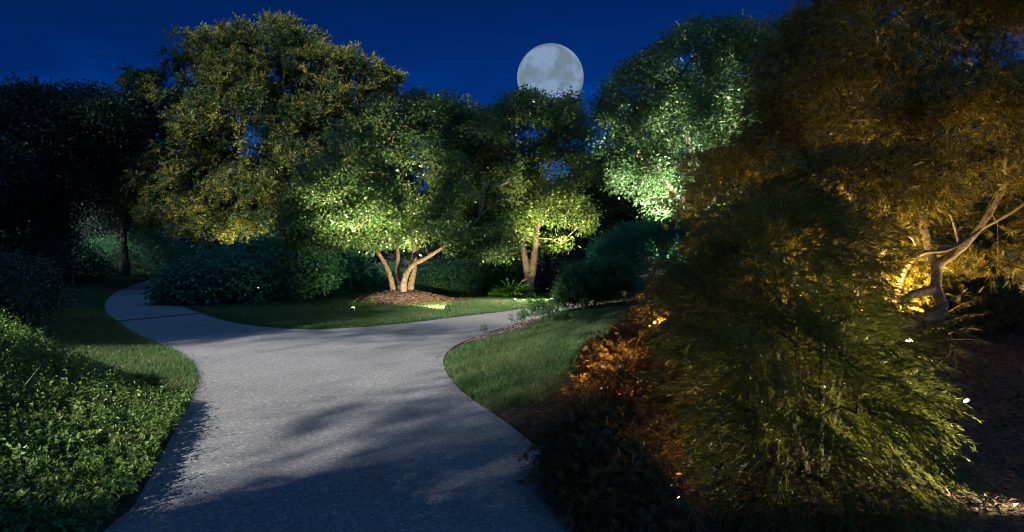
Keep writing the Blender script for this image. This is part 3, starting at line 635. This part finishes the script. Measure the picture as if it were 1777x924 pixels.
def lace_plant(name, label, cat, lobes, n, lm, L, w, trunks, seed, per=5, spread=.07, lobes_n=7, bark='bark', nsk=260, crown='crown', inner=.2, rtip=.003, maxr=.05, strands=0, droop=.5, flatten=False):
    base = np.array(trunks[0][0][0]); root = empty(name, base); tag(root, label, cat)
    pts, dv = mound_pts(lobes, n, seed, inner, streak=.30 if flatten else .9)
    sel = rng.choice(len(pts), min(nsk, len(pts)), replace=False)
    woody(root, trunks, pts[sel] - dv[sel] * .05, M[bark], rtip=rtip, droop=.12, maxr=maxr, k=.25, flare=1.25)
    mb = MB(); cc = np.repeat(pts, per, 0); oo = np.repeat(dv, per, 0); off = rng.normal(size=cc.shape) * spread * np.array([2.2, 2.2, .45] if flatten else [1.5, 1.5, .7])
    f_lace(mb, cc + off, unit(oo * .9 + off * 3 * (np.array([1, 1, .3]) if flatten else 1)), lobes_n, L, w, droop)
    if strands:
        s = rng.choice(len(pts), min(strands, len(pts)), replace=False); f_thread(mb, pts[s], dv[s] + np.array([0, 0, -.2]), .22, seg=5, needle=L * .6, w=w * .8, grav=1.0)
    mb.build(crown, leaf[lm], root)
    return root

# brown laceleaf mound between lawn and path
lace_a = [LB(1050, 830, 4.6, 90, 120, .6), LB(1085, 740, 5.3, 95, 110, .75), LB(1120, 655, 6.3, 95, 70, .7), LB(1090, 640, 7.2, 60, 45, .6), LB(1160, 600, 7.5, 75, 55, .8), LB(1178, 535, 8.4, 38, 48, .5), LB(1090, 905, 4.0, 75, 110, .45)]
lace_plant('laceleaf_maple', 'low spreading mound of finely cut brown red leaves beside the path', 'shrub', lace_a, 11000, 'lace_red', .075, .0075,
    [[((1.6, 5.6, 0), .05), ((1.45, 5.5, .2), .045), ((1.2, 5.3, .45), .03), ((.9, 5.3, .6), .015)], [((1.62, 5.62, 0), .045), ((1.8, 6.2, .3), .035), ((1.8, 7, .7), .02), ((2.2, 8.6, 1.0), .012)]], 81, per=4, spread=.06, bark='bark', nsk=300, strands=900)
# green weeping mound in front
wd_old = [(2.05, 4.55, .55, .78, .8, .95), (2.35, 4.35, .35, .72, .75, .85), (1.75, 4.7, .5, .62, .75, .85), (2.3, 5.2, .7, .7, .7, .80)]
wd = [(1.92, 4.55, .40, .54, .7, .88), (2.02, 4.40, .18, .50, .65, .75), (1.68, 4.7, .35, .46, .7, .8), (2.1, 5.2, .50, .50, .6, .74), (1.6, 4.2, .1, .4, .5, .5), (1.9, 5.0, 1.15, .42, .5, .62), (1.55, 5.1, .9, .35, .45, .5), (2.25, 4.9, .95, .3, .4, .5)]
root = empty('weeping_shrub', (2.1, 4.7, 0)); tag(root, 'dense green mound of long drooping threadlike foliage in the right foreground', 'shrub')
pts, dv = mound_pts(wd, 16000, 91, .3, .4, 1.3)
mb = MB(); f_thread(mb, pts, dv * np.array([1, 1, .6]) + np.array([0, 0, -.1]) + rng.normal(size=dv.shape) * .15, .26, seg=6, needle=.06, w=.0052, grav=1.1)
mb.build('foliage', leaf['thread'], root)
mb = MB()
trk = [[((2.1 + .05 * math.cos(a), 4.7 + .05 * math.sin(a), -.03), .03), ((2.1 + .2 * math.cos(a), 4.7 + .2 * math.sin(a), .5), .022), ((2.1 + .3 * math.cos(a), 4.7 + .3 * math.sin(a), 1.0), .012)] for a in (.5, 2.5, 4.4)]
for T_ in trk: tube(mb, np.array([t[0] for t in T_]), [t[1] for t in T_], 6)
for p, r in skeleton(trk, pts[rng.choice(len(pts), 220, replace=False)], .003, .5, .2, .1, .03): tube(mb, p, r, 4)
mb.build('stems', M['bark_dark'], root, smooth=True)

# large weeping maple
gz = h1(4.3, 7.9)
def Z(px, py, d): return W(px, py, d)
mtk = [[(np.array([Z(1520, 650, 7.4)[0], 7.4, h1(3.95, 7.4) - .05]), .10), (Z(1522, 640, 7.4), .09), (Z(1540, 590, 7.35), .085), (Z(1580, 560, 7.3), .08), (Z(1640, 545, 7.2), .085), (Z(1622, 500, 7.4), .08), (Z(1625, 460, 7.5), .075), (Z(1600, 400, 7.6), .06), (Z(1580, 260, 7.6), .04), (Z(1560, 120, 7.6), .03)],
       [(Z(1622, 505, 7.4), .07), (Z(1590, 508, 7.2), .06), (Z(1555, 525, 7.0), .05), (Z(1528, 480, 6.7), .04), (Z(1538, 430, 6.4), .035), (Z(1552, 398, 6.3), .032), (Z(1580, 408, 6.3), .026), (Z(1588, 425, 6.4), .012)],
       [(Z(1555, 525, 7.0), .05), (Z(1570, 470, 6.6), .032), (Z(1600, 440, 6.4), .028), (Z(1650, 432, 6.4), .024), (Z(1700, 400, 6.5), .016)],
       [(Z(1540, 590, 7.3), .05), (Z(1500, 540, 6.7), .032), (Z(1480, 470, 6.4), .026), (Z(1495, 420, 6.3), .02), (Z(1470, 380, 6.4), .012)],
       [(Z(1540, 590, 7.35), .07), (Z(1525, 500, 7.5), .05), (Z(1530, 450, 7.6), .04), (Z(1480, 350, 7.7), .03), (Z(1400, 250, 7.7), .02)],
       [(Z(1625, 460, 7.5), .07), (Z(1680, 420, 7.3), .05), (Z(1740, 330, 7.2), .04), (Z(1790, 200, 7.2), .025)]]
mlb = [LB(1390, 420, 6.3, 110, 70, .6), LB(1480, 330, 6.2, 130, 60, .6), LB(1700, 230, 6.0, 110, 80, .7), LB(1570, 120, 7.8, 200, 150, 1.7), LB(1465, 235, 7.8, 130, 130, 1.5), LB(1320, 360, 8.2, 110, 120, 1.2), LB(1260, 470, 8.6, 75, 95, 1.0), LB(1225, 560, 8.0, 65, 85, .8), LB(1450, 370, 7.6, 130, 110, 1.3), LB(1650, 290, 7.2, 170, 130, 1.4), LB(1560, 15, 7.8, 100, 80, 1.4), LB(1760, 160, 7.0, 150, 190, 1.4), LB(1740, 440, 8.4, 150, 90, 1.3), LB(1610, 560, 9.4, 190, 90, 1.0), LB(1420, 480, 8.8, 140, 90, 1.1), LB(1370, 270, 8.2, 70, 60, .9)]
lace_plant('weeping_maple', 'large weeping maple with crooked trunk glowing amber from inside its crown', 'tree', mlb, 27000, 'lace_green', .125, .0095, [[(p_, r_ * .72) for p_, r_ in T_] for T_ in mtk], 95, per=5, spread=.09, lobes_n=6, bark='bark', flatten=True, nsk=800, inner=.35, rtip=.0045, maxr=.03, strands=1800, droop=.35)
# thin low sprays that hang over the mulch at the right of the trunk
root = empty('hanging_sprig', Z(1640, 550, 6.6)); tag(root, 'thin bright yellow green spray hanging over the mulch beside the crooked trunk', 'plant')
mb = MB(); ms = MB()
pl = [Z(1640, 555, 6.9), Z(1652, 590, 6.7), Z(1648, 615, 6.6), Z(1620, 640, 6.5), Z(1590, 655, 6.4), Z(1570, 668, 6.4)]
tube(ms, pl, np.linspace(.008, .003, len(pl)), 5)
side = [(1650, 605, 1690, 625), (1650, 610, 1720, 628), (1645, 580, 1700, 570), (1640, 560, 1712, 545), (1625, 635, 1600, 615), (1610, 645, 1650, 665), (1600, 650, 1575, 640), (1590, 655, 1560, 665), (1650, 600, 1730, 640), (1640, 545, 1700, 520), (1645, 590, 1740, 600), (1640, 570, 1590, 580), (1655, 600, 1660, 650)]
for a, b, c, e in side:
    p0 = Z(a, b, 6.6); p1 = Z(c, e, 6.4); tube(ms, [p0, (p0 + p1) / 2 + np.array([0, 0, .03]), p1], [.004, .003, .0015], 4)
    cc = p0 + (p1 - p0) * np.linspace(.25, 1, 14)[:, None]; f_lace(mb, cc, np.repeat(unit((p1 - p0)[None]), 14, 0), 5, .055, .0035, .15)
mb.build('leaves', leaf['thread'], root); ms.build('stem', M['bark'], root)

# ------------------------------------------------------------------ lamps
def lathe(mb, prof, mtx, sides=20):
    P = np.array([[r * math.cos(a), r * math.sin(a), z] for r, z in prof for a in np.arange(sides) / sides * 2 * math.pi])
    P = P @ np.array(mtx.to_3x3()).T + np.array(mtx.translation); n = len(prof)
    i = np.arange(n - 1)[:, None] * sides; j = np.arange(sides)[None]; j2 = (j + 1) % sides
    mb.add(P, np.stack([i + j, i + j2, i + sides + j2, i + sides + j], -1).reshape(-1, 4))
def emis(name, c, s):
    m, n, l = newmat(name); o = n.new('ShaderNodeOutputMaterial'); e = n.new('ShaderNodeEmission'); e.inputs[0].default_value = (*c, 1); e.inputs[1].default_value = s; l.new(e.outputs[0], o.inputs[0]); return m
AMB = (1, .69, .24); WARM = (1, .80, .42); COOL = (1, 1, .84); YEL = (1, .87, .50)
M['lens_amber'] = emis('amber_lens', (1, .72, .4), 14); M['lens_warm'] = emis('warm_lens', (1, .85, .6), 14); M['lens_cool'] = emis('cool_lens', (.95, 1, .9), 10)
def uplight(pos, aim, power, colr, lens, label, size=95, s=1.0, tilt_lens=True):
    pos = np.array(pos, float); root = empty('garden_spotlight', pos); tag(root, label, 'garden light', 'spotlights set in the ground')
    dv = Vector(aim) - Vector(pos) - Vector((0, 0, .07)); q = dv.to_track_quat('Z', 'Y'); mt_ = Matrix.Translation(Vector(pos) + Vector((0, 0, .07))) @ q.to_matrix().to_4x4()
    mb = MB(); lathe(mb, [(.0, -.07 * s), (.028 * s, -.07 * s), (.034 * s, -.05 * s), (.04 * s, .0), (.046 * s, .024 * s), (.048 * s, .038 * s), (.044 * s, .038 * s), (.04 * s, .025 * s)], mt_); mb.build('housing', M['metal'], root, smooth=True)
    mb = MB(); lathe(mb, [(.0, .066 * s), (.016 * s, .064 * s), (.032 * s, .056 * s), (.041 * s, .040 * s)], mt_); mb.build('lens', M[lens], root, smooth=True)
    mb = MB(); tube(mb, [pos + np.array([0, 0, -.05]), pos + np.array([0, 0, .0]), pos + np.array([0, 0, .03])], [.006, .012, .012], 8); mb.build('stake', M['metal'], root, smooth=True)
    ld = bpy.data.lights.new('lamp', 'SPOT'); ld.energy = power; ld.color = colr; ld.spot_size = R(size); ld.spot_blend = .8; ld.shadow_soft_size = .04
    lo = bpy.data.objects.new('lamp', ld); col.objects.link(lo); lo.parent = root
    lo.location = Vector((0, 0, .07)) + dv.normalized() * (.07 * s + .05); lo.rotation_euler = dv.to_track_quat('-Z', 'Y').to_euler()
    return root
def on(px, py): return PG(px, py)
p1 = on(777, 540)
uplight(p1, W(705, 470, 20.2), 520, WARM, 'lens_warm', 'spotlight shining at the right rim of the mulch ring', 75, 1.5)
uplight(on(613, 543), W(625, 210, 19), 1900, YEL, 'lens_warm', 'spotlight hidden in the glowing plant on the island lawn', 72)
uplight((-3.6, 21.6, .02), W(660, 180, 20.0), 1900, YEL, 'lens_warm', 'spotlight behind the stems of the spotlit tree', 95)
uplight(on(957, 526), W(970, 240, 22), 1350, YEL, 'lens_warm', 'spotlight in the grass right of the forked trunk', 75)
uplight(on(893, 527), W(925, 300, 22.6), 200, YEL, 'lens_warm', 'spotlight beside the bright fern in front of the forked trunk', 100)
q = W(1180, 0, 14.9); q[2] = h1(q[0], q[1]); uplight(q, W(1170, 110, 16.2), 3300, COOL, 'lens_cool', 'spotlight behind the feathery shrub below the small leaved tree', 82)
q = W(1285, 0, 14.8); q[2] = h1(q[0], q[1]); uplight(q, W(1265, 110, 16.2), 3600, COOL, 'lens_cool', 'second spotlight on the bank under the small leaved tree', 82)
uplight(on(1680, 716), Z(1560, 520, 6.2), 60, AMB, 'lens_amber', 'spotlight glaring on the mulch beside the crooked trunk', 160, .6)
uplight(on(1186, 895), (.8, 4.9, .7), 5, AMB, 'lens_amber', 'spotlight glinting low inside the brown laceleaf mound', 90, .7)
q = W(1085, 745, 4.85); q[2] = 0; uplight(q + np.array([0, 0, .1]), W(1105, 580, 5.8), 190, AMB, 'lens_amber', 'spotlight among the front leaves of the laceleaf mound', 125, .7)
q = W(1136, 585, 6.9); uplight(q, W(1188, 500, 8.0), 210, AMB, 'lens_amber', 'spotlight at the back of the laceleaf mound below the maple edge', 130, .5)
uplight(np.array([*on(968, 521)[:2], .22]), (-1.2, 18.6, 0), 550, YEL, 'lens_warm', 'added low spotlight brightening the grass between the forked trunk and the path', 80, .8)  # added lamp, only brightens the strip of island grass
q = np.array([3.1, 7.6, h1(3.1, 7.6)]); uplight(q, W(1330, 330, 8.0), 85, AMB, 'lens_amber', 'spotlight under the left side of the weeping maple', 120, .55)
q = np.array([4.6, 7.9, h1(4.6, 7.9)]); uplight(q, W(1510, 130, 7.9), 260, AMB, 'lens_amber', 'spotlight behind the crooked trunk', 110)
q = np.array([3.0, 6.6, h1(3.0, 6.6)]); uplight(q, W(1560, 20, 7.7), 420, AMB, 'lens_amber', 'spotlight in front of the crooked trunk', 80, .55)
q = np.array([5.6, 7.0, h1(5.6, 7.0)]); uplight(q, W(1700, 200, 7.4), 90, AMB, 'lens_amber', 'spotlight at the right edge of the weeping maple', 110)
uplight((3.5, 3.9, .02), (2.25, 4.5, .5), 240, YEL, 'lens_amber', 'spotlight right of the green weeping mound just outside the view', 70)
uplight((-9.3, 25.0, 0), (-11.5, 28, 8.5), 800, YEL, 'lens_warm', 'spotlight hidden by the broad leaved shrub below the golden rain tree', 100)

# ------------------------------------------------------------------ moon
def moon():
    c = W(955, 135.5, 1.0) - np.array([0, 0, EYE]); dist = 3000; r = 57.5 / F * dist
    m, n, l = newmat('moon_surface'); o = n.new('ShaderNodeOutputMaterial'); e = n.new('ShaderNodeEmission'); t = n.new('ShaderNodeTexCoord')
    nz = n.new('ShaderNodeTexNoise'); nz.inputs['Scale'].default_value = 1.7; nz.inputs['Detail'].default_value = 6; nz.inputs['Roughness'].default_value = .55
    mp = n.new('ShaderNodeMapping'); mp.inputs['Location'].default_value = (3.1, 1.2, .4); mp.inputs['Scale'].default_value = (1 / r, 1 / r, 1 / r)
    l.new(t.outputs['Object'], mp.inputs[0]); l.new(mp.outputs[0], nz.inputs['Vector'])
    rp = n.new('ShaderNodeValToRGB'); l.new(nz.outputs[0], rp.inputs[0]); es = rp.color_ramp.elements
    es[0].position = .44; es[0].color = (.14, .20, .26, 1); es[1].position = .57; es[1].color = (.20, .29, .44, 1)
    l.new(rp.outputs[0], e.inputs[0]); e.inputs[1].default_value = .46; l.new(e.outputs[0], o.inputs[0])
    import bmesh
    bm = bmesh.new(); bmesh.ops.create_uvsphere(bm, u_segments=96, v_segments=48, radius=r); me = bpy.data.meshes.new('moon'); bm.to_mesh(me); bm.free(); me.materials.append(m)
    ob = bpy.data.objects.new('moon', me); col.objects.link(ob); ob.location = (c[0] * dist, dist, EYE + c[2] * dist)
    tag(ob, 'full pale grey moon rising behind the twin trunk tree', 'moon')
moon()

# ------------------------------------------------------------------ small things
a, b = G0(206, 558), G0(346, 545)                     # narrow slot drain across the left branch
dr = np.array([a, b]); dirv = (b - a) / np.linalg.norm(b - a); nv = np.array([-dirv[1], dirv[0]])
def bar(mb, a, b, hw, z0, z1):
    dv = (b - a) / np.linalg.norm(b - a); n_ = np.array([-dv[1], dv[0]]) * hw; q = [a - n_, b - n_, b + n_, a + n_]
    v = [[*p, z0] for p in q] + [[*p, z1] for p in q]; mb.add(v, [[4, 5, 6, 7], [0, 1, 5, 4], [1, 2, 6, 5], [2, 3, 7, 6], [3, 0, 4, 7]])
root = empty('slot_drain', (*((a + b) / 2), 0)); tag(root, 'narrow dark drain slot crossing the left branch of the path', 'drain')
M['slot'] = noisemat('drain_metal', [(.3, (.006, .006, .007)), (.7, (.015, .015, .016))], 20, rough=.6)
mb = MB(); bar(mb, a, b, .05, -.03, .011); mb.build('channel', M['slot'], root)
mb = MB()
for s in (-1, 1): bar(mb, a + nv * .058 * s, b + nv * .058 * s, .008, -.03, .016)
mb.build('rim', M['metal'], root)
# slim label post on the bank
p = W(1177, 0, 12.2); p[2] = h1(p[0], p[1]); zt = W(1177, 398, 12.2)[2]; z2 = W(1177, 409, 12.2)[2]
root = empty('marker_post', p); tag(root, 'slim pale post with a black cap standing by the feathery shrub', 'post')
M['post'] = noisemat('post_paint', [(.3, (.5, .52, .55)), (.7, (.65, .67, .7))], 20, rough=.5)
mb = MB(); tube(mb, [p, (p[0], p[1], z2)], [.008, .008], 8); mb.build('rod', M['post'], root, smooth=True)
mb = MB(); lathe(mb, [(0, 0), (.014, .0), (.016, .02), (.014, zt - z2 - .02), (.007, zt - z2), (0, zt - z2)], Matrix.Translation((p[0], p[1], z2))); mb.build('cap', M['metal'], root, smooth=True)
# twig and fallen leaves
mb = MB(); t0 = G0(756, 622); t0 = np.array([t0[0], t0[1], .012]); tube(mb, [t0, t0 + np.array([.06, .03, .008]), t0 + np.array([.13, .02, .004])], [.006, .005, .003], 6)
tag(mb.build('twig', M['bark_dark']), 'small dark twig lying on the path near the right bend', 'twig')
n = 800; x = []; y = []
e = np.concatenate([LE[8:60], RE[12:-10]]); kk = rng.choice(len(e), n); x = e[kk, 0] + rng.normal(0, .10, n); y = e[kk, 1] + rng.normal(0, .10, n)
p = np.column_stack([x, y, hgt(x, y) + .015]); az = rng.uniform(0, 6.28, n); mb = MB()
leaves(mb, p, np.column_stack([np.cos(az), np.sin(az), rng.normal(0, .1, n)]), np.column_stack([rng.normal(0, .2, (n, 2)), np.ones(n)]), rng.uniform(.015, .045, n), .016)
tag(mb.build('leaf_litter', M['red_chips']), 'bits of dry leaf litter along the edges of the path', None, None, 'stuff')
# bare worn earth at the left edge of the path
wp = np.array([G0(*p) for p in ((296, 748), (322, 722), (338, 690), (330, 700), (300, 712), (286, 735))])

# ------------------------------------------------------------------ unseen trees behind the photographer, crowns shaped to block moonlight and sky
def uaw(u, a, z): return np.array([.8 * u + .6 * a, -.6 * u + .8 * a, z])
TE = math.tan(SUN_EL)
def unseen_shade_tree(label, u, a, trunkr, lobes, n, nleaf=40, L=.28, spread=.6, seed=1, gap=0.2):
    b = uaw(u, a, 0); top = max(l[2] for l in lobes)
    tr = [[(b, trunkr), (uaw(u + .3, a, top * .35), trunkr * .8), (uaw(u - .2, a + .4, top * .7), trunkr * .5), (uaw(u, a, top), trunkr * .2)]]
    lb = [(*uaw(lu, la, lz), ru, ra, rz) for lu, la, lz, ru, ra, rz in lobes]
    make_tree('unseen_shade_tree', label, 'tree', tr, lb, n, nleaf, spread, L, 'dark', bark='bark_dark', lower=.9, gap=gap, freq=.8, seed=seed, group='unseen shading trees behind the camera', minr=.02, shell=.2, maxr=.25)
def wz(w, a): return (w - a * math.sin(SUN_EL)) / math.cos(SUN_EL)       # height at which a point lies on the light ray of screen height w
A0 = -14
def lob(u, w, ru, rw, a=A0, ra=2.5): return (u, a, wz(w, a), ru, ra, rw / math.cos(SUN_EL))
# canopy above the lit window (screen u -11..-3.3, w 1.6..5)
unseen_shade_tree('unseen tall tree added behind the camera to shade the crowns', -1.2, A0 - 1, .5, [lob(-10, 10.6, 4, 2.2), lob(-3.4, 8.4, 4, 2.6), lob(2, 8, 4, 4), lob(-7, 12.5, 5, 3), lob(0, 13, 5, 3), lob(-15.8, 10.5, 3.5, 3.4), lob(-13, 15, 5, 3), lob(3, 12, 4, 4)], 2500, 42, seed=101)
unseen_shade_tree('unseen tall tree added left of the camera to shade the golden rain tree', -20, A0, .45, [lob(-18, 9, 5, 3), lob(-22, 10, 5, 4), lob(-18, 14, 5, 4), lob(-25, 14, 4, 4), lob(-22, 17, 5, 3)], 230, 36, seed=102, gap=.5)
unseen_shade_tree('unseen broad tree added left of the camera to shade the left lawn', -16, A0, .35, [lob(-14.9, 2.8, 3.7, 3.4), lob(-19, 3.8, 4.5, 3.6), lob(-24, 4.4, 4.5, 4)], 1900, 42, seed=106, gap=.15)
unseen_shade_tree('unseen tall tree added far left behind the camera to block moonlight', -34, A0, .45, [lob(-30, 4, 5, 4), lob(-34, 9, 6, 5), lob(-31, 14, 4, 4), lob(-38, 4, 5, 4), lob(-29, 9, 3.4, 4)], 1900, 42, seed=103, gap=.1)
unseen_shade_tree('unseen tree added right of the camera to shade the maple', 3, A0, .4, [lob(-1.4, 3.4, 2.7, 3.4), lob(4, 2, 4, 3), lob(4, 6, 4, 3), lob(0, 6.5, 3, 2.5)], 1500, 42, seed=104, gap=.1)
unseen_shade_tree('unseen slender tree added behind the camera left to thin the moonlight', -11, A0 + 2, .1, [(-9.4, A0 + 2, wz(4.2, A0 + 2), 2.0, 1.5, .8), (-6.2, A0 + 2, wz(5.0, A0 + 2), 2.2, 1.5, .7), (-4.7, A0 + 2, wz(2.5, A0 + 2), .6, 1, 1.4)], 90, 30, L=.2, spread=.45, seed=107)
def low(u, w, ru, rw, a=-5.5, ra=.8): return lob(u, w, ru, rw, a, ra)
unseen_shade_tree('low boughed tree just behind the camera', -3.2, -6.3, .14, [low(-4.3, .1, 1.2, .8), low(-2.6, .55, 1.4, 1.0), low(-5.8, .68, .75, .22), low(-7.6, -.1, 1.5, .7), low(-3.4, 1.15, .7, .16), low(-1.6, 1.6, 1.0, 1.2)], 1500, 30, L=.12, spread=.10, seed=105, gap=.35)
unseen_shade_tree('unseen tree added above the frame to dim the sky light near the camera', 1.5, -5, .2, [(-9, 0, 12, 3, 3, 1.2), (-4.5, -1.5, 8.4, 3, 3, 1.2), (-1, 1, 7.6, 3, 3.2, 1.1), (-6, 3, 10.6, 3, 2, 1.0), (2, -2, 7.5, 3, 3, 1.2), (-4, -6.5, 12.5, 4, 2.5, 1.0)], 900, 36, L=.24, spread=.4, seed=108, gap=.2)  # unseen canopy added to block sky light over the near path
